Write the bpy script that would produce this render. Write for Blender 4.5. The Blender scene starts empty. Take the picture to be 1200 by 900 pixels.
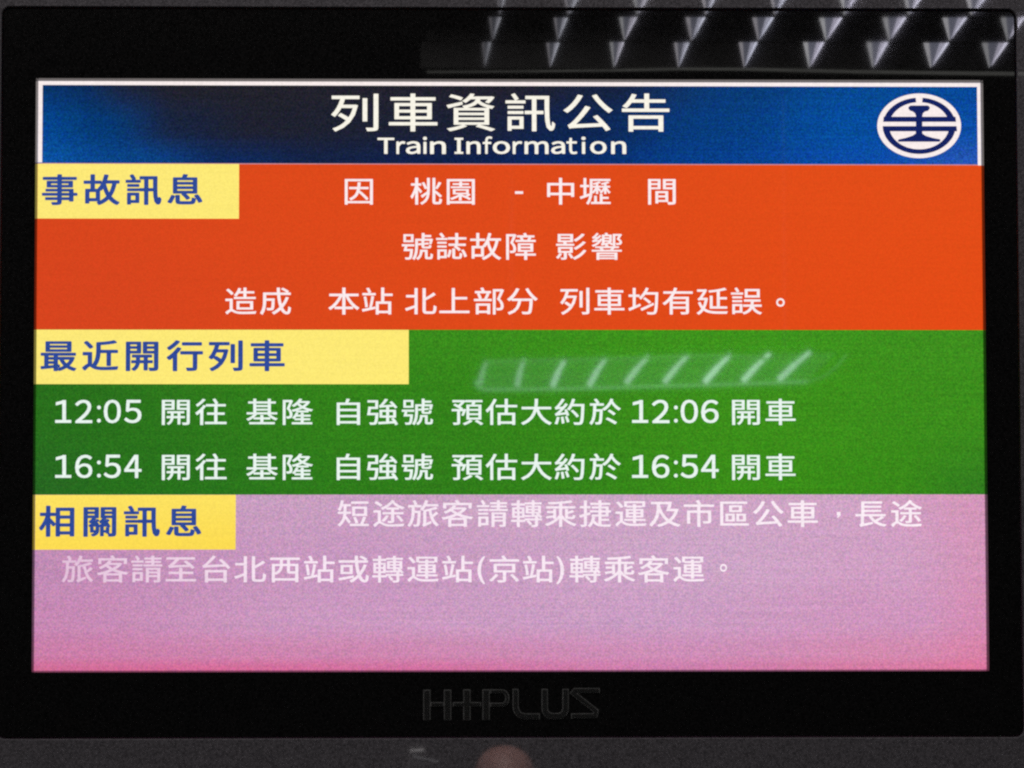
import bpy, bmesh, math, random
from mathutils import Matrix, Vector
random.seed(4)
S = bpy.context.scene
COL = S.collection

# ------------------------------------------------------------------ camera, world, fill lights, exposure
HUNG = 2.13                                  # height of the middle of the screen above the floor
FPX = 4764.0                                 # focal length in photo pixels (1200 wide)
CAM = Vector((-0.10394, -4.27672, HUNG - 0.33898))
a_, b_, c_ = 0.0767414, -0.0244324, 0.00027272
RX = Matrix.Rotation(a_, 3, 'X'); RY = Matrix.Rotation(b_, 3, 'Y'); RZ = Matrix.Rotation(c_, 3, 'Z')
ROT = RX @ RY @ RZ                           # camera axes in the screen's frame (x right, y up, z to the viewer)
TOW = Matrix(((1, 0, 0), (0, 0, -1), (0, 1, 0)))   # screen frame -> world (viewer stands at -Y)
cam = bpy.data.cameras.new('camera'); camo = bpy.data.objects.new('camera', cam); COL.objects.link(camo)
camo.matrix_world = Matrix.Translation(CAM) @ (TOW @ ROT).to_4x4()
cam.sensor_fit = 'HORIZONTAL'; cam.sensor_width = 36.0; cam.lens = 36.0 * FPX / 1200.0
cam.clip_start = 0.05; cam.clip_end = 200
S.camera = camo

W = bpy.data.worlds.new("World"); S.world = W; W.use_nodes = True
W.node_tree.nodes['Background'].inputs[0].default_value = (0.5, 0.5, 0.56, 1)
W.node_tree.nodes['Background'].inputs[1].default_value = 0.012

def area(name, loc, aim, size, power, col=(1, 0.96, 0.92)):
    l = bpy.data.lights.new(name, 'AREA'); l.size = size; l.energy = power; l.color = col
    o = bpy.data.objects.new(name, l); COL.objects.link(o); o.location = loc
    o.rotation_euler = (Vector(aim) - Vector(loc)).to_track_quat('-Z', 'Y').to_euler()
    return o
area('casing_fill', (-0.6, -2.3, 5.6), (0, 0, HUNG), 1.2, 78)  # unseen fill light, added to brighten the casing
area('hall_fill', (0.0, -5.2, 4.6), (0.1, -7.9, 2.2), 1.0, 520)  # unseen fill light, added for the bystander's head and the ceiling beams

S.view_settings.view_transform = 'Standard'; S.view_settings.look = 'None'
S.view_settings.exposure = 0; S.view_settings.gamma = 1
S.render.engine = 'CYCLES'
S.cycles.use_denoising = False
S.cycles.filter_width = 2.3
S.cycles.max_bounces = 6

# ------------------------------------------------------------------ helpers
def lin(c):
    return tuple(((v / 255.) / 12.92 if v / 255. <= 0.04045 else ((v / 255. + 0.055) / 1.055) ** 2.4) for v in c)

def ray(px, py):
    d = ROT @ Vector(((px - 600) / FPX, -(py - 450) / FPX, -1.0))
    return d                                     # in the screen's frame

CS = Vector((CAM.x, CAM.z - HUNG, -CAM.y))
def P(px, py):
    """measured photo position -> (x, z) in metres on the face of the screen"""
    d = ray(px, py); t = -CS.z / d.z
    q = CS + d * t
    return q.x, q.y
def PX(px, py=450): return P(px, py)[0]
def PZ(py, px=600): return P(px, py)[1]
def M(px, py, dist):
    """where in the hall behind the camera a mirrored thing hangs, dist metres in front of the screen (world coordinates)"""
    d = ray(px, py); t = (-dist - CS.z) / d.z
    q = CS + d * t
    return Vector((q.x, -dist, q.y + HUNG))

def link(o, parent=None):
    COL.objects.link(o)
    if parent is not None: o.parent = parent
    return o
def obj(name, bm, mats, parent=None, label=None):
    me = bpy.data.meshes.new(name); bm.to_mesh(me); bm.free()
    for m in (mats if isinstance(mats, (list, tuple)) else [mats]): me.materials.append(m)
    o = link(bpy.data.objects.new(name, me), parent)
    if label: o['label'] = label
    return o
def thing(name, label, cat, loc=(0, 0, 0)):
    o = link(bpy.data.objects.new(name, None)); o.location = loc
    o['label'] = label; o['category'] = cat; o.empty_display_size = 0.1
    return o

def prism(bm, pts, y0, y1, mi=0):
    """outline in (x, z) swept from y0 (front) to y1 (back)"""
    f = [bm.verts.new((x, y0, z)) for x, z in pts]; b = [bm.verts.new((x, y1, z)) for x, z in pts]
    fs = [bm.faces.new(f), bm.faces.new(b[::-1])]
    n = len(pts)
    for i in range(n): fs.append(bm.faces.new((f[i], b[i], b[(i + 1) % n], f[(i + 1) % n])))
    for q in fs: q.material_index = mi
    return fs
def rect(x0, z0, x1, z1): return [(x0, z0), (x1, z0), (x1, z1), (x0, z1)]
def rrect(x0, z0, x1, z1, r, n=8):
    out = []
    for cx, cz, a in ((x1 - r, z1 - r, 0), (x0 + r, z1 - r, 90), (x0 + r, z0 + r, 180), (x1 - r, z0 + r, 270)):
        for i in range(n + 1):
            t = math.radians(a + 90 * i / n); out.append((cx + r * math.cos(t), cz + r * math.sin(t)))
    return out
def loft(bm, loops, close=True):
    """rings of (x, y, z) points joined in order"""
    vs = [[bm.verts.new(p) for p in L] for L in loops]
    n = len(vs[0])
    for k in range(len(vs) - 1):
        for i in range(n):
            bm.faces.new((vs[k][i], vs[k][(i + 1) % n], vs[k + 1][(i + 1) % n], vs[k + 1][i]))
    return vs
def box(bm, p0, p1, mi=0):
    x0, y0, z0 = p0; x1, y1, z1 = p1
    prism(bm, rect(x0, z0, x1, z1), y0, y1, mi)
def bar(bm, a, b, w, mi=0, n=8):
    """round bar from a to b"""
    a, b = Vector(a), Vector(b); d = (b - a).normalized()
    u = d.orthogonal().normalized(); v = d.cross(u)
    ra = [bm.verts.new(a + (u * math.cos(2 * math.pi * i / n) + v * math.sin(2 * math.pi * i / n)) * w) for i in range(n)]
    rb = [bm.verts.new(b + (u * math.cos(2 * math.pi * i / n) + v * math.sin(2 * math.pi * i / n)) * w) for i in range(n)]
    for i in range(n):
        bm.faces.new((ra[i], ra[(i + 1) % n], rb[(i + 1) % n], rb[i])).material_index = mi
    bm.faces.new(ra[::-1]).material_index = mi; bm.faces.new(rb).material_index = mi

# ------------------------------------------------------------------ materials
def base_mat(name):
    m = bpy.data.materials.new(name); m.use_nodes = True
    return m, m.node_tree, m.node_tree.nodes['Principled BSDF']
def N(nt, kind, **kw):
    n = nt.nodes.new(kind)
    for k, v in kw.items(): setattr(n, k, v)
    return n
def math_(nt, op, a, b=None, c=None):
    n = N(nt, 'ShaderNodeMath', operation=op)
    for i, v in enumerate((a, b, c)):
        if v is None: continue
        if isinstance(v, (int, float)): n.inputs[i].default_value = v
        else: nt.links.new(v, n.inputs[i])
    return n.outputs[0]
GRAIN = 0.0011
def grain(nt, amt):
    """sparkle of the matt screen coating over its pixel raster"""
    tc = N(nt, 'ShaderNodeTexCoord')
    sn = N(nt, 'ShaderNodeVectorMath', operation='SNAP')
    mp = N(nt, 'ShaderNodeMapping'); mp.inputs['Location'].default_value = (0.00037, 0.05, 0.00021)
    nt.links.new(tc.outputs['Object'], mp.inputs[0])
    nt.links.new(mp.outputs[0], sn.inputs[0]); sn.inputs[1].default_value = (GRAIN, 100, GRAIN)
    wn = N(nt, 'ShaderNodeTexWhiteNoise', noise_dimensions='3D'); nt.links.new(sn.outputs[0], wn.inputs[0])
    no = N(nt, 'ShaderNodeTexNoise'); no.inputs['Scale'].default_value = 340; no.inputs['Detail'].default_value = 3
    nt.links.new(tc.outputs['Object'], no.inputs['Vector'])
    s = math_(nt, 'ADD', math_(nt, 'MULTIPLY', wn.outputs[0], amt), math_(nt, 'MULTIPLY', no.outputs[0], amt * 1.2))
    m2 = N(nt, 'ShaderNodeMapping'); m2.inputs['Scale'].default_value = (5, 1, 420); nt.links.new(tc.outputs['Object'], m2.inputs[0])
    n2 = N(nt, 'ShaderNodeTexNoise'); n2.inputs['Scale'].default_value = 1.0; n2.inputs['Detail'].default_value = 1; nt.links.new(m2.outputs[0], n2.inputs['Vector'])
    s = math_(nt, 'ADD', s, math_(nt, 'MULTIPLY', n2.outputs[0], amt * 0.8))     # faint line-to-line variation of the panel
    g = math_(nt, 'ADD', s, 1 - amt * 1.5)
    return tc, g, wn
def screen_mat(name, rows, x0=-0.5, x1=0.5, z0=-0.31, z1=0.31, amt=0.17, colour_noise=0.12):
    """a lit patch of the LCD. rows = [(t from top 0..1, [(u, sRGB), ...]), ...]: colour grid of the graphic, with any backlight bleed painted in"""
    m, nt, p = base_mat(name)
    tc, g, wn = grain(nt, amt)
    sx = N(nt, 'ShaderNodeSeparateXYZ'); nt.links.new(tc.outputs['Object'], sx.inputs[0])
    u = math_(nt, 'DIVIDE', math_(nt, 'SUBTRACT', sx.outputs[0], x0), x1 - x0)
    t = math_(nt, 'DIVIDE', math_(nt, 'SUBTRACT', z1, sx.outputs[2]), z1 - z0)
    prev = None
    for tt, stops in rows:
        r = N(nt, 'ShaderNodeValToRGB'); r.color_ramp.interpolation = 'EASE' if len(stops) > 2 else 'LINEAR'
        e = r.color_ramp.elements
        while len(e) > 1: e.remove(e[0])
        e[0].position = stops[0][0]; e[0].color = (*lin(stops[0][1]), 1)
        for uu, cc in stops[1:]:
            k = e.new(uu); k.color = (*lin(cc), 1)
        nt.links.new(u, r.inputs[0])
        if prev is None: prev = (tt, r.outputs[0]); continue
        mr = N(nt, 'ShaderNodeMapRange', interpolation_type='SMOOTHSTEP'); nt.links.new(t, mr.inputs[0])
        mr.inputs[1].default_value = prev[0]; mr.inputs[2].default_value = tt
        mx = N(nt, 'ShaderNodeMix', data_type='RGBA'); nt.links.new(mr.outputs[0], mx.inputs[0])
        nt.links.new(prev[1], mx.inputs[6]); nt.links.new(r.outputs[0], mx.inputs[7])
        prev = (tt, mx.outputs[2])
    cn = N(nt, 'ShaderNodeMix', data_type='RGBA', blend_type='OVERLAY'); cn.inputs[0].default_value = colour_noise
    nt.links.new(prev[1], cn.inputs[6]); nt.links.new(wn.outputs[1], cn.inputs[7])
    nt.links.new(cn.outputs[2], p.inputs['Emission Color'])
    nt.links.new(g, p.inputs['Emission Strength'])
    p.inputs['Base Color'].default_value = (0.001, 0.001, 0.001, 1)
    p.inputs['Roughness'].default_value = 0.02
    return m
def flat_screen(name, c, amt=0.12, cn=0.06): return screen_mat(name, [(0, [(0, c), (1, c)])], amt=amt, colour_noise=cn)
def solid(name, c, rough, spec=0.5, bump=0.0, vary=0.25, scale=900, smudge=0):
    m, nt, p = base_mat(name)
    tc = N(nt, 'ShaderNodeTexCoord')
    no = N(nt, 'ShaderNodeTexNoise'); no.inputs['Scale'].default_value = scale; no.inputs['Detail'].default_value = 2
    nt.links.new(tc.outputs['Object'], no.inputs['Vector'])
    r = N(nt, 'ShaderNodeValToRGB')
    r.color_ramp.elements[0].position = 0.3; r.color_ramp.elements[1].position = 0.7
    r.color_ramp.elements[0].color = (*[v * (1 - vary) for v in c], 1); r.color_ramp.elements[1].color = (*[v * (1 + vary) for v in c], 1)
    nt.links.new(no.outputs[0], r.inputs[0]); nt.links.new(r.outputs[0], p.inputs['Base Color'])
    p.inputs['Roughness'].default_value = rough; p.inputs['Specular IOR Level'].default_value = spec
    if smudge:
        n3 = N(nt, 'ShaderNodeTexNoise'); n3.inputs['Scale'].default_value = 14; n3.inputs['Detail'].default_value = 5
        nt.links.new(tc.outputs['Object'], n3.inputs['Vector'])
        mr = N(nt, 'ShaderNodeMapRange'); nt.links.new(n3.outputs[0], mr.inputs[0])
        mr.inputs[1].default_value = 0.42; mr.inputs[2].default_value = 0.68; mr.inputs[3].default_value = rough; mr.inputs[4].default_value = smudge
        nt.links.new(mr.outputs[0], p.inputs['Roughness'])
    if bump:
        b = N(nt, 'ShaderNodeBump'); b.inputs['Strength'].default_value = bump; b.inputs['Distance'].default_value = 0.001
        nt.links.new(no.outputs[0], b.inputs['Height']); nt.links.new(b.outputs[0], p.inputs['Normal'])
    return m
def lamp_mat(name, c, s):
    m, nt, p = base_mat(name)
    p.inputs['Base Color'].default_value = (0.03, 0.03, 0.03, 1)
    p.inputs['Emission Color'].default_value = (*c, 1); p.inputs['Emission Strength'].default_value = s
    return m

CASING = solid('grey_gloss_plastic', (0.105, 0.098, 0.110), 0.012, vary=0.5, scale=620, smudge=0.018)
BEZEL = solid('black_gloss_plastic', (0.0075, 0.0072, 0.0075), 0.012, vary=0.85, scale=620, smudge=0.018)
BRAND_EDGE = solid('lettering_edge', (0.105, 0.105, 0.105), 0.35, vary=0.5)
BRAND_FACE = solid('lettering_face', (0.014, 0.014, 0.014), 0.3, vary=0.5)

# ------------------------------------------------------------------ layout of the screen, measured on the photo and squared up
SX0 = -0.5; SX1 = 0.5
SZ1 = 0.31133; SZ0 = -0.31133
def mid(l, r): return (P(*l)[1] + P(*r)[1]) / 2
ZH = mid((45, 191.5), (1148, 193.6))         # header / red
ZR = mid((44, 385.8), (1151, 387))           # red / green
ZG = mid((42, 579.3), (1154, 579.8))         # green / pink

display = thing('information_display', 'wall-hung black monitor in a grey casing showing a train notice in four coloured bands', 'monitor', (0, 0, HUNG))

# casing and bezel
def ring(pts, y): return [(x, y, z) for x, z in pts]
BX0, BX1 = (PX(3.2, 100) + PX(0.2, 700)) / 2, (PX(1189, 150) + PX(1196.5, 800)) / 2
BZ1, BZ0 = PZ(13), PZ(863.2)
bm = bmesh.new()
k = 0.0014
def rr(d, r): return rrect(BX0 - d, BZ0 - d, BX1 + d, BZ1 + d, r)
loft(bm, [ring(rr(k, 0.008 + k), -0.006), ring(rr(k, 0.008 + k), -0.0095), ring(rr(k + 0.0012, 0.009 + k), -0.0106),
          ring(rr(0.052, 0.045), -0.0106), ring(rr(0.056, 0.05), -0.0095), ring(rr(0.058, 0.052), -0.006), ring(rr(0.058, 0.052), 0.045),
          ring(rr(0.03, 0.03), 0.07), ring(rr(-0.2, 0.03), 0.075)])
bm.faces.new([v for v in bm.verts][-36:])
bmesh.ops.recalc_face_normals(bm, faces=bm.faces)
obj('casing', bm, CASING, display)
bm = bmesh.new()
def inn(d): return rrect(SX0 - d, SZ0 - d, SX1 + d, SZ1 + d, 0.0004 + d * 0.5)
loft(bm, [ring(inn(0.0002), 0.006), ring(inn(0.0002), -0.0016), ring(inn(0.0017), -0.0086),
          ring(rrect(BX0 + .001, BZ0 + .001, BX1 - .001, BZ1 - .001, .0074), -0.0086), ring(rrect(BX0, BZ0, BX1, BZ1, 0.008), -0.0078), ring(rrect(BX0, BZ0, BX1, BZ1, 0.008), 0.006)])
bmesh.ops.recalc_face_normals(bm, faces=bm.faces)
obj('bezel', bm, BEZEL, display)

# brand lettering, strokes in photo pixels
def stroke(bm, pts, w, y0, y1, mi):
    """a ribbon of width w along pts (screen metres), mitred"""
    L = [Vector(p) for i, p in enumerate(pts) if not i or (Vector(p) - Vector(pts[i - 1])).length > 1e-6]; left = []; right = []
    for i, p in enumerate(L):
        d0 = (L[i] - L[i - 1]).normalized() if i else (L[1] - L[0]).normalized()
        d1 = (L[i + 1] - L[i]).normalized() if i < len(L) - 1 else d0
        n0 = Vector((-d0.y, d0.x)); n1 = Vector((-d1.y, d1.x)); n = (n0 + n1).normalized()
        kk = w / 2 / max(0.4, n.dot(n0))
        left.append(p + n * kk); right.append(p - n * kk)
    for i in range(len(L) - 1):
        q = [left[i], right[i], right[i + 1], left[i + 1]]
        prism(bm, [(v.x, v.y) for v in q], y0, y1, mi)
def LP(x, y): return P(480 + x / 5, 780 + y / 5)
def arc(cx, cy, rx, ry, a0, a1, n=7):
    return [(cx + rx * math.cos(math.radians(a0 + (a1 - a0) * i / n)), cy + ry * math.sin(math.radians(a0 + (a1 - a0) * i / n))) for i in range(n + 1)]
STK = [([(101, 141), (101, 318)], 9), ([(222, 141), (222, 318)], 9), ([(122, 226), (202, 226)], 5.4), ([(253, 226), (418, 226)], 5.4), ([(335, 139), (335, 318)], 9),
       ([(447, 139), (447, 318)], 9), ([(470, 150)] + arc(544, 190, 28, 39, -90, 90) + [(470, 229)], 5.2),
       ([(620, 136), (620, 240)] + arc(675, 240, 55, 57, 180, 90, 6) + [(762, 297)], 7.6),
       ([(790, 136), (790, 250)] + arc(836, 250, 46, 46, 180, 90, 5) + arc(866, 250, 46, 46, 90, 0, 5) + [(912, 136)], 8),
       ([(1112, 146), (968, 146), (956, 160), (1090, 265), (1084, 293), (944, 295)], 6.4)]
pxm = 1.0 / 1108
bm = bmesh.new()
for n_, (pts, w) in enumerate(STK):
    lay = 0.00003 * n_
    pp = [LP(*p) for p in pts]
    def ext(pp, e):
        a, b = Vector(pp[0]), Vector(pp[1]); c, d = Vector(pp[-1]), Vector(pp[-2])
        return [tuple(a + (a - b).normalized() * e)] + pp[1:-1] + [tuple(c + (c - d).normalized() * e)]
    stroke(bm, pp, (w - 0.6) * pxm, -0.0091 - lay, -0.0082, 0)
    stroke(bm, ext(pp, -1.2 * pxm), (w - 2.6) * pxm, -0.0096 - lay, -0.0083, 1)
bmesh.ops.recalc_face_normals(bm, faces=bm.faces)
obj('brand_lettering', bm, [BRAND_EDGE, BRAND_FACE], display)

# ------------------------------------------------------------------ glyphs
_cache = {}
def glyph(s_, space=1.0):
    if (s_, space) not in _cache:
        c = bpy.data.curves.new('glyph', 'FONT'); c.body = s_; c.size = 1; c.resolution_u = 4; c.space_character = space
        o = bpy.data.objects.new('glyph', c)
        m = bpy.data.meshes.new_from_object(o)
        vs = [(v.co.x, v.co.y) for v in m.vertices]; fs = [tuple(p.vertices) for p in m.polygons]
        bpy.data.objects.remove(o); bpy.data.curves.remove(c); bpy.data.meshes.remove(m)
        _cache[(s_, space)] = (vs, fs)
    return _cache[(s_, space)]
def put(bm, s_, bold, fx, fz, y, space=1.0):
    """bold = extra stroke width in photo pixels (horizontal, vertical), laid as shifted sheets"""
    vs, fs = glyph(s_, space)
    bx, bz = (bold if isinstance(bold, tuple) else (bold, bold))
    for k, (ux, uz) in enumerate(((0, 0), (-1, 0), (1, 0), (0, -1), (0, 1), (-.8, -.8), (.8, .8), (-.8, .8), (.8, -.8))):
        nv = [bm.verts.new((fx(a) + ux * bx / 2 * pxm, y - 0.00001 * k, fz(b) + uz * bz / 2 * pxm)) for a, b in vs]
        for f in fs:
            try: bm.faces.new([nv[i] for i in f])
            except ValueError: pass
def cell(bm, ch, cx, cy, w, h, off, y):
    """an ideograph centred on photo point (cx, cy) with an em box w x h photo pixels"""
    X, Z = P(cx, cy); w *= pxm; h *= pxm
    put(bm, ch, off, lambda a: X + (a - 0.5) * w, lambda b: Z + (b - 0.377) * h, y)
def fit(bm, s, x0, y0, x1, y1, bold, y, space=1.0):
    """a run of Latin letters stretched to fill a box measured on the photo"""
    vs, fs = glyph(s, space)
    bx, bz = (bold if isinstance(bold, tuple) else (bold, bold))
    x0 += bx / 2; x1 -= bx / 2; y0 += bz / 2; y1 -= bz / 2
    a0 = min(v[0] for v in vs); a1 = max(v[0] for v in vs); b0 = min(v[1] for v in vs); b1 = max(v[1] for v in vs)
    X0, Z0 = P(x0, y1); X1, Z1 = P(x1, y0)
    put(bm, s, bold, lambda a: X0 + (a - a0) / (a1 - a0) * (X1 - X0), lambda b: Z0 + (b - b0) / (b1 - b0) * (Z1 - Z0), y, space)
def flatbox(bm, x0, y0, x1, y1, y):
    X0, Z0 = P(x0, y1); X1, Z1 = P(x1, y0)
    f = bm.faces.new([bm.verts.new(p) for p in ((X0, y, Z0), (X1, y, Z0), (X1, y, Z1), (X0, y, Z1))])
def flatpoly(bm, pts, y):
    bm.faces.new([bm.verts.new((*[P(*p)[0]], y, P(*p)[1])) for p in pts])
def one(bm, x0, y0, x1, y1, st, y):
    """figure 1 with a flag and a foot"""
    c = x0 + (x1 - x0) * 0.56
    flatpoly(bm, [(c - st / 2, y0), (c + st / 2, y0), (c + st / 2, y1 - 3), (c - st / 2, y1 - 3)], y)
    flatpoly(bm, [(x0, y1 - 3.4), (x1, y1 - 3.4), (x1, y1), (x0, y1)], y + 0.00002)
    flatpoly(bm, [(x0 + 0.8, y0 + 2.6), (c, y0), (c, y0 + 3.8), (x0 + 0.8, y0 + 6.2)], y + 0.00002)
def face_front(bm):
    for f in bm.faces:
        f.normal_update()
        if f.normal.y > 0: f.normal_flip()
def line(name, chars, mat, parent, w, h, cy, bold, y=-0.0009, gap=1.3):
    """the ideographs of one line, one mesh for each run between the spaces"""
    pitch = w * 1.05; runs = []
    for ch, cx in chars:
        if runs and cx - runs[-1][-1][1] < pitch * gap: runs[-1].append((ch, cx))
        else: runs.append([(ch, cx)])
    for r in runs:
        bm = bmesh.new()
        for ch, cx in r: cell(bm, ch, cx, cy, w, h, bold, y)
        face_front(bm); obj(name, bm, mat, parent)
def extra(name, fn, mat, parent, y=-0.0009):
    bm = bmesh.new(); fn(bm, y); face_front(bm); return obj(name, bm, mat, parent)
def panel(name, z0, z1, mat, label, y=0.0, x0=SX0, x1=SX1, parent=display):
    bm = bmesh.new(); prism(bm, rect(x0, z0, x1, z1), y, y + 0.004)
    bmesh.ops.recalc_face_normals(bm, faces=bm.faces)
    return obj(name, bm, mat, parent, label)
def tab(z1, hpx, x1px, mat, parent):
    bm = bmesh.new(); prism(bm, rect(SX0, z1 - hpx * pxm, PX(x1px, 400), z1), -0.0005, -0.0001)
    bmesh.ops.recalc_face_normals(bm, faces=bm.faces)
    return obj('heading_tab', bm, mat, parent)

# ------------------------------------------------------------------ header banner
HL, HD, HR = (4, 62, 128), (27, 30, 46), (6, 80, 162)
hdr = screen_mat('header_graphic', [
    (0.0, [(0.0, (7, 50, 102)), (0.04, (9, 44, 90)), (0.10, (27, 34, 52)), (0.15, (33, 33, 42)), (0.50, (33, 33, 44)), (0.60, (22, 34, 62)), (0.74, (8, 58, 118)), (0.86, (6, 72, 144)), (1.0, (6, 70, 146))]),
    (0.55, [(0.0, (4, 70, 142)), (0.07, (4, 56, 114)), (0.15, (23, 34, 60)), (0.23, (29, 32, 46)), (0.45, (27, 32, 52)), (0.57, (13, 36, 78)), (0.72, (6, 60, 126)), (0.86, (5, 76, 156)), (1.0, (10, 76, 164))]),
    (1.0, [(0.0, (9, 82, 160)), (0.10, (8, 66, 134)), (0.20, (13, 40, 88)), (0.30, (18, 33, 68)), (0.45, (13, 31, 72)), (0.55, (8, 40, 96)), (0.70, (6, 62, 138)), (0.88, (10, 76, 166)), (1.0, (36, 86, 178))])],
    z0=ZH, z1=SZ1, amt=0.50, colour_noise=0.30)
WHITE = flat_screen('lit_white', (250, 238, 236))
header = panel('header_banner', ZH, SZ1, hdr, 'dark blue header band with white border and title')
bm = bmesh.new(); bw = 4.6 * pxm
prism(bm, rect(SX0, SZ1 - bw, SX1, SZ1), -0.0006, -0.0001)
prism(bm, rect(SX0, ZH + 0.0012, SX0 + bw * 1.08, SZ1 - bw), -0.0006, -0.0001)
prism(bm, rect(SX1 - bw * 0.85, ZH - 0.0004, SX1, SZ1 - bw), -0.0006, -0.0001)
bmesh.ops.recalc_face_normals(bm, faces=bm.faces)
obj('white_border', bm, WHITE, header)
bm = bmesh.new(); prism(bm, rect(SX0, ZH - 0.0004, SX1 - bw, ZH + 0.0006), -0.0003, -0.0001)
bmesh.ops.recalc_face_normals(bm, faces=bm.faces)
obj('divider_line', bm, flat_screen('divider_pink', (196, 140, 150)), header)
TITLE = flat_screen('title_white', (250, 246, 232))
line('title_text', list(zip('列車資訊公告', (416.5, 484, 552, 621, 688.5, 756.5))), TITLE, header, 62.5, 48.0, 132, (0.9, 0.6), gap=2)
def wide(ch): return chr(ord(ch) + 0xFEE0)
def letters(seq):
    def g(bm, y):
        for ch, x0, x1 in seq:
            top, bot = {'T': (161.6, 180.4), 'I': (161.6, 180.4), 'f': (159.9, 180.4), 't': (161.8, 180.8), 'i': (160.3, 180.4)}.get(ch, (165.6, 180.6))
            a0, a1 = 430 + x0 / 3.243, 430 + x1 / 3.243
            if ch == 'I':
                c = (a0 + a1) / 2
                flatbox(bm, c - 2.1, top, c + 2.1, bot, y); flatbox(bm, a0, top, a1, top + 2.4, y - 0.00002); flatbox(bm, a0, bot - 2.4, a1, bot, y - 0.00002)
            else:
                fit(bm, wide(ch), a0, top, a1, bot, (1.3, 0.7), y)
    return g
extra('subtitle_text', letters([('T', 40, 104), ('r', 112, 146), ('a', 148, 203), ('i', 213, 228), ('n', 240, 300)]), TITLE, header)
extra('subtitle_text', letters([('I', 333, 366), ('n', 378, 432), ('f', 440, 476), ('o', 478, 544), ('r', 554, 590), ('m', 599, 690), ('a', 700, 753), ('t', 758, 799), ('i', 815, 831),
                                ('o', 848, 911), ('n', 928, 985)]), TITLE, header)

# emblem: ring, crossbars and rail section
NAVY = flat_screen('emblem_navy', (20, 34, 96), amt=0.25, cn=0.15)
EC = (1077.1, 147.5)
def ell(rx, ry, n=72): return [(EC[0] + rx * math.cos(2 * math.pi * i / n), EC[1] + ry * math.sin(2 * math.pi * i / n)) for i in range(n)]
def E3(x, y): return (1010 + x / 7.5, 90 + y / 7.5)
def lay(bm, pts, y, mi):
    f = bm.faces.new([bm.verts.new((P(*p)[0], y, P(*p)[1])) for p in pts]); f.material_index = mi
bm = bmesh.new()
lay(bm, ell(49.1, 37.9), -0.0003, 0)
lay(bm, ell(42.8, 33.0), -0.0005, 1)
lay(bm, ell(35.2, 27.6), -0.0007, 0)
lay(bm, [E3(470, 170), E3(535, 170), E3(528, 232), E3(478, 232)], -0.00075, 0)           # gap in the dark ring at the top
lay(bm, [E3(190, 352), E3(822, 352), E3(836, 480), E3(186, 480)], -0.0009, 1)
lay(bm, [E3(172, 397), E3(848, 397), E3(848, 435), E3(172, 435)], -0.0011, 0)
rail = [(425, 254), (580, 254), (596, 268), (594, 284), (580, 300), (552, 308), (536, 322), (530, 345), (530, 500), (560, 520), (620, 538), (684, 550),
        (690, 560), (682, 572), (322, 572), (314, 564), (322, 552), (385, 538), (440, 520), (472, 500), (474, 345), (466, 322), (448, 308), (424, 300), (408, 284), (408, 268)]
lay(bm, [E3(*p) for p in rail], -0.0013, 1)
for f in bm.faces:
    f.normal_update()
    if f.normal.y > 0: f.normal_flip()
obj('railway_emblem', bm, [WHITE, NAVY], header)

# ------------------------------------------------------------------ red notice band
YEL = screen_mat('tab_yellow', [(0, [(0, (253, 233, 120)), (1, (254, 235, 112))])], amt=0.10, colour_noise=0.05)
YEL2 = screen_mat('tab_yellow_warm', [(0, [(0, (253, 226, 96)), (1, (253, 226, 96))]), (1, [(0, (252, 220, 82)), (1, (252, 220, 82))])], z0=ZG - 0.06, z1=ZG, amt=0.10, colour_noise=0.05)
BLUE = flat_screen('tab_text_blue', (46, 74, 152), amt=0.25, cn=0.15)
red = screen_mat('red_graphic', [(0, [(0, (216, 70, 28)), (0.3, (221, 73, 26)), (1, (226, 77, 24))]), (1, [(0, (214, 68, 30)), (0.5, (222, 73, 25)), (1, (227, 75, 22))])],
                 z0=ZR, z1=ZH, amt=0.09, colour_noise=0.06)
RT = flat_screen('red_band_text', (252, 236, 238))
notice = panel('notice_band', ZR, ZH, red, 'orange-red accident notice band')
tab(ZH - 0.0002, 64.5, 279.5, YEL, notice)
TO = (0.7, 0.4)
line('heading_text', list(zip('事故訊息', (70, 119, 168, 217))), BLUE, notice, 43.5, 38, 222.5, (2.2, 1.4))
def dash(bm, y): flatbox(bm, 603.5, 224.3, 613, 227.3, y)
line('text_line', list(zip('因桃園中壢間', (420.5, 499.5, 540, 657, 697.5, 775.5))), RT, notice, 38.5, 34.0, 224.3, TO)
extra('text_line', dash, RT, notice)
line('text_line', list(zip('號誌故障影響', (489, 529, 569, 610, 669, 711))), RT, notice, 38.5, 34.0, 289, TO)
def stop1(bm, y): fit(bm, '。', 909.5, 349.5, 919.5, 359.5, 0.6, y)
line('text_line', list(zip('造成本站北上部分列車均有延誤', (282, 323, 403, 442, 493, 532.5, 573, 612, 674, 714, 754.5, 794.5, 834.5, 874.5))), RT, notice, 38.5, 34.0, 353, TO)
extra('text_line', stop1, RT, notice)

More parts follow.
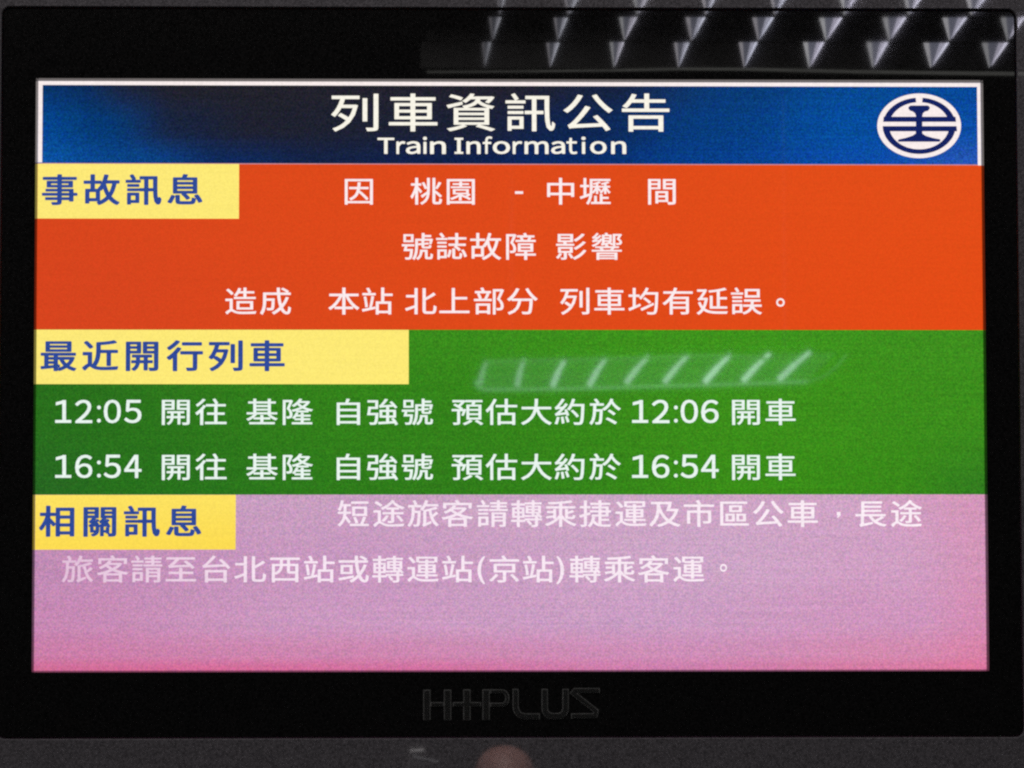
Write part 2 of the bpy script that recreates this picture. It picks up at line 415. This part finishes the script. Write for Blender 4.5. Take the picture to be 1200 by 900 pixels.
# ------------------------------------------------------------------ green departures band
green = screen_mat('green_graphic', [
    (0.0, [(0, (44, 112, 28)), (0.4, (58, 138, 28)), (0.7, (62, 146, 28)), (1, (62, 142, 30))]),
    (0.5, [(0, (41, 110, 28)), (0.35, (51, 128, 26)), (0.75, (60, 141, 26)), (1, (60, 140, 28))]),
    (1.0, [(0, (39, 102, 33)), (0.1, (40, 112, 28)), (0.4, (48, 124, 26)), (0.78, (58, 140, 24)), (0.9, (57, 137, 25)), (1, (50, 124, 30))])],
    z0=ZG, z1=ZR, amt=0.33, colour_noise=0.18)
GT = flat_screen('green_band_text', (234, 246, 240))
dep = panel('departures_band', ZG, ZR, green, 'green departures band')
tab(ZR - 0.0002, 63.8, 479, YEL, dep)
line('heading_text', list(zip('最近開行列車', (68.5, 117.5, 166.5, 217, 265, 313))), BLUE, dep, 43.5, 38, 417, (2.2, 1.4))
HAN = list(zip('開往基隆自強號預估大約於', (206, 247.5, 307, 348, 408, 448, 489, 547.5, 588, 628.5, 668, 709))) + [('開', 874), ('車', 914.5)]
def times(left, right, y0):
    for (tx, s) in ((65, left), (741, right)):
        def g(bm, y):
            y1 = y0 + 27.0
            one(bm, tx - .3, y0 + .3, tx + 18.6, y1, 4.3, y)
            fit(bm, wide(s[1]), tx + 23, y0, tx + 43.4, y1 + .3, (1.0, .7), y)
            for q in (6.6, 22.0): flatpoly(bm, [(tx + 51 + 2.3 * math.cos(t), y0 + q + 2.4 + 2.3 * math.sin(t)) for t in [i * math.pi / 6 for i in range(12)]], y)
            fit(bm, wide(s[3]), tx + 56.6, y0 - .1, tx + 76.8, y1 + .4, (1.0, .7), y)
            fit(bm, wide(s[4]), tx + 80.6, y0, tx + 101, y1 + .3, (1.0, .7), y)
        extra('departure_time', g, GT, dep)
line('text_line', HAN, GT, dep, 38.5, 33.0, 482.8, TO)
times('12:05', '12:06', 468.6)
line('text_line', HAN, GT, dep, 38.5, 33.0, 547.3, TO)
times('16:54', '16:54', 533.0)

# ------------------------------------------------------------------ pink advice band
pink = screen_mat('pink_graphic_and_bleed', [  # backlight bleed and viewing-angle tint painted in with the graphic
    (0.0, [(0, (193, 144, 183)), (0.2, (199, 157, 191)), (0.6, (204, 167, 197)), (0.85, (207, 165, 197)), (1, (211, 150, 185))]),
    (0.38, [(0, (193, 140, 181)), (0.3, (199, 152, 191)), (0.7, (204, 165, 198)), (0.9, (207, 159, 195)), (1, (210, 148, 184))]),
    (0.72, [(0, (197, 136, 179)), (0.3, (202, 152, 191)), (0.62, (202, 157, 195)), (0.92, (206, 149, 189)), (1, (211, 140, 179))]),
    (0.90, [(0, (203, 126, 169)), (0.3, (204, 134, 175)), (0.7, (205, 142, 183)), (0.92, (211, 138, 175)), (1, (216, 130, 169))]),
    (1.0, [(0, (211, 110, 153)), (0.15, (211, 106, 151)), (0.4, (209, 112, 159)), (0.65, (205, 126, 171)), (0.9, (213, 122, 163)), (1, (219, 118, 157))])],
    z0=SZ0, z1=ZG, amt=0.24, colour_noise=0.14)
PT = screen_mat('pink_band_text', [(0, [(0, (226, 190, 216)), (0.12, (234, 206, 226)), (0.28, (247, 230, 242)), (1, (252, 238, 246))])], amt=0.12, colour_noise=0.06)  # viewing-angle fade at the left painted into the letters
adv = panel('advice_band', SZ0, ZG, pink, 'pink passenger advice band')
tab(ZG - 0.0002, 63.8, 277, YEL2, adv)
line('heading_text', list(zip('相關訊息', (67.5, 117, 166, 215.5))), BLUE, adv, 43.5, 38, 611, (2.2, 1.4))
def comma(bm, y):
    flatpoly(bm, [(980.5, 600), (984.8, 600), (985, 603.8), (982, 607), (980.6, 606), (982, 603.8), (980.5, 603.6)], y)
line('text_line', list(zip('短途旅客請轉乘捷運及市區公車長途', (414, 455.5, 496, 536, 577, 617, 657, 697.5, 739, 779, 819, 860, 900, 940.5, 1020, 1062))), PT, adv, 38.5, 33.5, 602, (0.8, .4))
extra('text_line', comma, PT, adv)
def par1(bm, y): fit(bm, '(', 559.5, 652, 568.5, 684.5, .8, y)
def par2(bm, y): fit(bm, ')', 652, 652, 661, 684.5, .8, y)
def stop2(bm, y): fit(bm, '。', 843.5, 661, 852, 670, 0.5, y)
line('text_line', list(zip('旅客請至台北西站或轉運站京站轉乘客運', (91, 132, 172, 212, 253, 293, 334, 374, 414, 454.5, 495.5, 536, 591, 630.5, 685.5, 726, 766, 807))), PT, adv, 38.5, 33.5, 667, (0.8, .4))
for fn in (par1, par2, stop2): extra('text_line', fn, PT, adv)

# ------------------------------------------------------------------ the hall behind the camera that the gloss mirrors
CONC = solid('painted_ceiling', (0.12, 0.12, 0.125), 0.8, scale=6)
FLOORM = solid('platform_floor', (0.12, 0.12, 0.12), 0.7, scale=8)
DARKM = solid('dark_beam_metal', (0.055, 0.053, 0.058), 0.5, scale=9, vary=0.6)
top = M(850, -12, 8.0).z
bm = bmesh.new(); box(bm, (-3, -9.5, top + 0.06), (3, -6.6, top + 0.2))
bmesh.ops.recalc_face_normals(bm, faces=bm.faces)
o = obj('ceiling', bm, CONC); o['kind'] = 'structure'
bm = bmesh.new(); box(bm, (-3, -9.5, -0.1), (3, -3.2, 0.0))
bmesh.ops.recalc_face_normals(bm, faces=bm.faces)
o = obj('floor', bm, FLOORM); o['kind'] = 'structure'

PANES = []  # light on the panes put in as bright and dim emission strips
for q in (0.42, 0.58, 0.72, 0.86, 0.98, 1.08, 1.16, 1.0, 0.9):    # the run grows brighter and cooler along the fitting
    c = min(1, q); w_ = random.uniform(-.03, .03); r_ = 0.95 - 0.13 * c
    PANES.append([lamp_mat('lit_pane_rim', (r_ + w_, r_, 1.0), 19 * q), lamp_mat('lit_pane_side', (0.95, 0.92 + w_, 0.98), 6.2 * q * random.uniform(.8, 1.2)),
                  lamp_mat('lit_pane_middle', (r_ - .08, r_ - .06, 1.0), 2.2 * q * random.uniform(.8, 1.25)), lamp_mat('lit_pane_bright', (r_ + w_, r_ - .02, 1.0), 8.4 * q)])
EDGE = lamp_mat('edge_glow', (0.95, 0.95, 0.88), 0.95)  # light line on the ceiling's lower edge put in as emission
rig = thing('ceiling_light', 'stepped ceiling light of small triangular lit panes mirrored along the top bezel', 'ceiling light', (0, -8.0, top))
def rigmesh(name, bm, mats, parent=rig):
    bmesh.ops.translate(bm, verts=bm.verts, vec=(0, 8.0, -top))
    bmesh.ops.recalc_face_normals(bm, faces=bm.faces)
    return obj(name, bm, mats, parent)
ROWS = [(-10, 19.5, [582, 590.5, 660, 675, 741, 756, 820, 835, 901, 917, 982, 999, 1056, 1075, 1129, 1150], 34),
        (22.3, 49.5, [573, 587, 649, 665, 726, 746, 803, 826, 881, 906, 960, 986, 1034, 1061, 1104, 1132, 1172, 1200], 0),
        (51.5, 81.0, [564.5, 575, 640, 655, 715, 731, 790, 807, 865, 887, 941, 965, 1015, 1040, 1081, 1111, 1149, 1180], 0)]
for k_, (ya, yb, xs, _) in enumerate(ROWS):
    d = 8.0
    a = M(505 - 6 * k_, ya - 1.5, d); b = M(1240, yb + 1.2, d)
    bm = bmesh.new(); box(bm, (a.x, -d - 0.05, b.z), (b.x, -d - 0.001, a.z)); rigmesh('beam', bm, DARKM)
    for i in range(0, len(xs), 2):
        x0, x1 = xs[i], xs[i + 1]; w = x1 - x0
        if k_ == 0:                                   # widths at y = 0; extend up along the slanted side
            x1 = x1 + 0.55 * w; x0 = x0 - 1
            w = x1 - x0
        x0 += random.uniform(-.8, .8); ya_ = ya + random.uniform(-.5, .4); w = x1 - x0
        ap = x0 + w * 0.27
        bm = bmesh.new()
        def addp(pp, mi, dy):
            pts = [M(*p, d) for p in pp]
            f = [bm.verts.new((p.x, -d + 0.010 + dy, p.z)) for p in pts]; g = [bm.verts.new((p.x, -d + 0.001, p.z)) for p in pts]
            fs = [bm.faces.new(f), bm.faces.new(g[::-1])] + [bm.faces.new((f[j], g[j], g[(j + 1) % len(f)], f[(j + 1) % len(f)])) for j in range(len(f))]
            for z in fs: z.material_index = mi
        def tp(u): return (x0 + u * w, ya_)
        def lo_(u): return (ap + 0.10 * w * u, yb - (1 - u) * 0.5 - u * 3)
        addp([tp(0), tp(.20), lo_(.25), lo_(0)], 1, 0)
        addp([tp(.21), tp(.62), lo_(.6), lo_(.27)], 2, 0.004)
        addp([tp(.63), tp(.86), lo_(.85), lo_(.62)], 3, 0)
        addp([tp(.87), tp(1.0), lo_(1.0), lo_(.86)], 0, 0.003)
        rigmesh('glow_pane', bm, PANES[min(len(PANES) - 1, i // 2)])
bm = bmesh.new()
pts = [(500, 85.5), (620, 84.5), (720, 83.4), (800, 81.8), (880, 82.2), (1000, 85), (1100, 86.5), (1240, 88)]
for i in range(len(pts) - 1): bar(bm, M(*pts[i], 7.98), M(*pts[i + 1], 7.98), 0.0026 + 0.0005 * i)
rigmesh('lower_trim', bm, EDGE)

# hanging louvre lamp mirrored in the matt screen
lampz = M(780, 432, 8.0)
lou = thing('louvre_lamp', 'hanging lamp with slanted lit louvres mirrored faintly in the green band', 'lamp', (lampz.x, -8.0, lampz.z))
def loumesh(name, bm, mats):
    bmesh.ops.translate(bm, verts=bm.verts, vec=(-lampz.x, 8.0, -lampz.z))
    bmesh.ops.recalc_face_normals(bm, faces=bm.faces)
    return obj(name, bm, mats, lou)
def G(x, y): return (540 + x / 2.609, 400 + y / 2.609)
SLS = [lamp_mat('louvre_lit', (0.80, 1.0, 1.02), q) for q in (3.6, 5.0, 7.8, 7.6, 7.2, 7.8, 10.5, 9.5, 8.4)]
RL = lamp_mat('rail_lit', (0.6, 1.0, 0.75), 3.0)
TRAY = lamp_mat('added_tray_glow', (0.5, 1.0, 0.9), 0.28)  # glowing back added to tint the gaps between the louvres
slats = [((58, 133), (80, 58)), ((172, 138), (195, 52)), ((280, 138), (320, 54)), ((392, 136), (445, 50)), ((505, 128), (575, 44)), ((622, 126), (695, 42)),
         ((745, 126), (825, 40)), ((862, 122), (945, 37)), ((972, 118), (1068, 32))]
for k_, (b, t) in enumerate(slats):
    bm = bmesh.new(); c = ((b[0] * .45 + t[0] * .55 - 3), (b[1] * .45 + t[1] * .55))
    bar(bm, M(*G(*b), 8.0), M(*G(*c), 8.0), 0.0086); bar(bm, M(*G(*c), 8.0), M(*G(*t), 8.0), 0.0066); loumesh('louvre', bm, SLS[k_])
bm = bmesh.new()
low = [(45, 120), (50, 140), (75, 148), (300, 146), (600, 138), (820, 132), (1060, 124), (1110, 108), (1150, 76), (1180, 40)]
for i in range(len(low) - 1): bar(bm, M(*G(*low[i]), 7.99), M(*G(*low[i + 1]), 7.99), 0.0052 if i < 6 else 0.0030, 0 if i < 6 else 1)
loumesh('lower_rail', bm, [RL, lamp_mat('rail_end', (0.6, 1.0, 0.75), 1.4)])
bm = bmesh.new()
for lo in ([(70, 62), (320, 56), (575, 50), (690, 42), (830, 44), (950, 56)],):
    for i in range(len(lo) - 1): bar(bm, M(*G(*lo[i]), 7.99), M(*G(*lo[i + 1]), 7.99), 0.0035)
loumesh('upper_rail', bm, lamp_mat('rail_dim', (0.6, 1.0, 0.75), 1.3))
bm = bmesh.new()
pl = [M(*G(*p), 8.03) for p in ((52, 140), (1060, 120), (1150, 34), (85, 55))]
pb = [p + Vector((0, -0.05, 0)) for p in pl]
f = [bm.verts.new(p) for p in pl]; g = [bm.verts.new(p) for p in pb]
bm.faces.new(f); bm.faces.new(g[::-1])
for j in range(4): bm.faces.new((f[j], g[j], g[(j + 1) % 4], f[(j + 1) % 4]))
loumesh('added_tray', bm, TRAY)
for px in (600, 920):
    p = M(px, 425, 8.06); bm = bmesh.new(); bar(bm, p, (p.x, p.y, top + 0.07), 0.004); loumesh('suspension_rod', bm, DARKM)

tl = M(488, 879, 9.4)  # glow bars added so their mirror images make the faint streaks
tub = thing('streak_bars', 'added glowing bars mirrored as faint streaks left of the bald crown', 'added glow', (tl.x, -9.4, tl.z))
for nm, q0, q1, w, mt in (('tube', (481, 879.5), (497, 878.3), 0.0035, lamp_mat('streak_glow', (1.0, 0.95, 0.95), 3.0)),
                          ('lower_streak', (484, 886), (514, 892.5), 0.0032, lamp_mat('lower_streak_glow', (0.95, 0.95, 1.0), 0.9))):
    bm = bmesh.new(); bar(bm, M(*q0, 9.4) - tl + Vector((0, 0, 0)), M(*q1, 9.4) - tl, w)
    bmesh.ops.recalc_face_normals(bm, faces=bm.faces); obj(nm, bm, mt, tub)
bm = bmesh.new(); box(bm, (-0.03, -0.06, -tl.z), (0.03, -0.02, 0.02)); bmesh.ops.recalc_face_normals(bm, faces=bm.faces)
obj('post', bm, DARKM, tub)

# bystander whose crown shows in the lower casing
SKIN = solid('skin', (0.50, 0.25, 0.22), 0.5, scale=40, vary=0.12)
JACKET = solid('jacket_cloth', (0.03, 0.032, 0.04), 0.9, scale=200)
TROU = solid('trouser_cloth', (0.02, 0.02, 0.025), 0.9, scale=200)
crown = M(591, 873.5, 7.6)
H = crown.z
def skinned(name, verts, edges, radii, mat, parent, sub=2, root=0):
    me = bpy.data.meshes.new(name); me.from_pydata(verts, edges, []); o = link(bpy.data.objects.new(name, me), parent)
    sk = o.modifiers.new('skin', 'SKIN'); sb = o.modifiers.new('sub', 'SUBSURF'); sb.levels = sb.render_levels = sub
    for i, r in enumerate(radii):
        me.skin_vertices[0].data[i].radius = (r, r) if not isinstance(r, tuple) else r
    me.skin_vertices[0].data[root].use_root = True
    me.materials.append(mat)
    return o
per = thing('person', 'bald person in dark jacket, crown of the head mirrored in the lower casing', 'person', (crown.x, -7.6, 0))
s = H / 1.68
V = [(0, 0, .92), (0, .01, 1.10), (0, 0, 1.28), (0, 0, 1.40), (0, .01, 1.47),
     (.17, 0, 1.37), (.22, -.01, 1.12), (.23, .05, .90), (-.17, 0, 1.37), (-.22, -.01, 1.12), (-.23, .05, .90),
     (.09, 0, .86), (.10, .01, .48), (.10, -.01, .09), (.11, .12, .04), (-.09, 0, .86), (-.10, .01, .48), (-.10, -.01, .09), (-.11, .12, .04)]
Ed = [(0, 1), (1, 2), (2, 3), (3, 4), (3, 5), (5, 6), (6, 7), (3, 8), (8, 9), (9, 10), (0, 11), (11, 12), (12, 13), (13, 14), (0, 15), (15, 16), (16, 17), (17, 18)]
Rd = [(.16, .11), (.14, .10), (.17, .115), (.12, .09), .055, .065, .048, .032, .065, .048, .032, .092, .062, .042, .045, .092, .062, .042, .045]
V = [(x * s, y * s, z * s) for x, y, z in V]; Rd = [tuple(q * s for q in r) if isinstance(r, tuple) else r * s for r in Rd]
for sx, b in ((1, 7), (-1, 10)):                       # five fingers on each hand
    bx, by, bz = V[b]; V.append((bx, by + .015, bz - .075)); Ed.append((b, len(V) - 1)); Rd.append((.038, .018)); pm = len(V) - 1
    for fx, ln in ((-.027, .062), (-.009, .072), (.009, .068), (.027, .052)):
        V.append((bx, by + .015 + fx, bz - .105)); Ed.append((pm, len(V) - 1)); Rd.append(.009)
        V.append((bx - sx * .012, by + .02 + fx, bz - .105 - ln)); Ed.append((len(V) - 2, len(V) - 1)); Rd.append(.008)
    V.append((bx - sx * .01, by + .06, bz - .06)); Ed.append((b, len(V) - 1)); Rd.append(.011)
    V.append((bx - sx * .015, by + .075, bz - .105)); Ed.append((len(V) - 2, len(V) - 1)); Rd.append(.009)
body = skinned('body', V, Ed, Rd, JACKET, per)
bm = bmesh.new()
bmesh.ops.create_uvsphere(bm, u_segments=40, v_segments=28, radius=1)
for v in bm.verts:                                   # skull, jaw, brow, nose
    x, y, z = v.co
    jaw = 1 - 0.30 * max(0, -z) ** 1.4
    nx = x * 0.090 * jaw * (1 + 0.10 * max(0, z)); ny = y * 0.098 * (1 - 0.15 * max(0, -z)) + (0.012 * max(0, -z) if y > 0 else 0); nz = 0.118 * math.copysign(abs(z) ** 1.0, z) if z < 0 else 0.118 * z * (1 - 0.10 * z * z) / 0.90
    if y > 0.5:
        n_ = math.exp(-((x / .17) ** 2 + ((z + .18) / .22) ** 2)); ny += 0.022 * n_
        for ex in (-.38, .38): ny -= 0.008 * math.exp(-(((x - ex) / .16) ** 2 + ((z - .06) / .11) ** 2))
        ny -= 0.004 * math.exp(-((x / .3) ** 2 + ((z + .52) / .04) ** 2))
    v.co = (nx, ny, nz + H - 0.118)
for f_ in bm.faces: f_.smooth = True
for sx in (-1, 1):
    e = bmesh.ops.create_uvsphere(bm, u_segments=12, v_segments=8, radius=1)
    for v in e['verts']: v.co = Vector((v.co.x * .010 + sx * .086, v.co.y * .018 - .004, v.co.z * .032 + H - .125))
bmesh.ops.transform(bm, matrix=Matrix.Identity(4), verts=bm.verts)
obj('head', bm, SKIN, per)
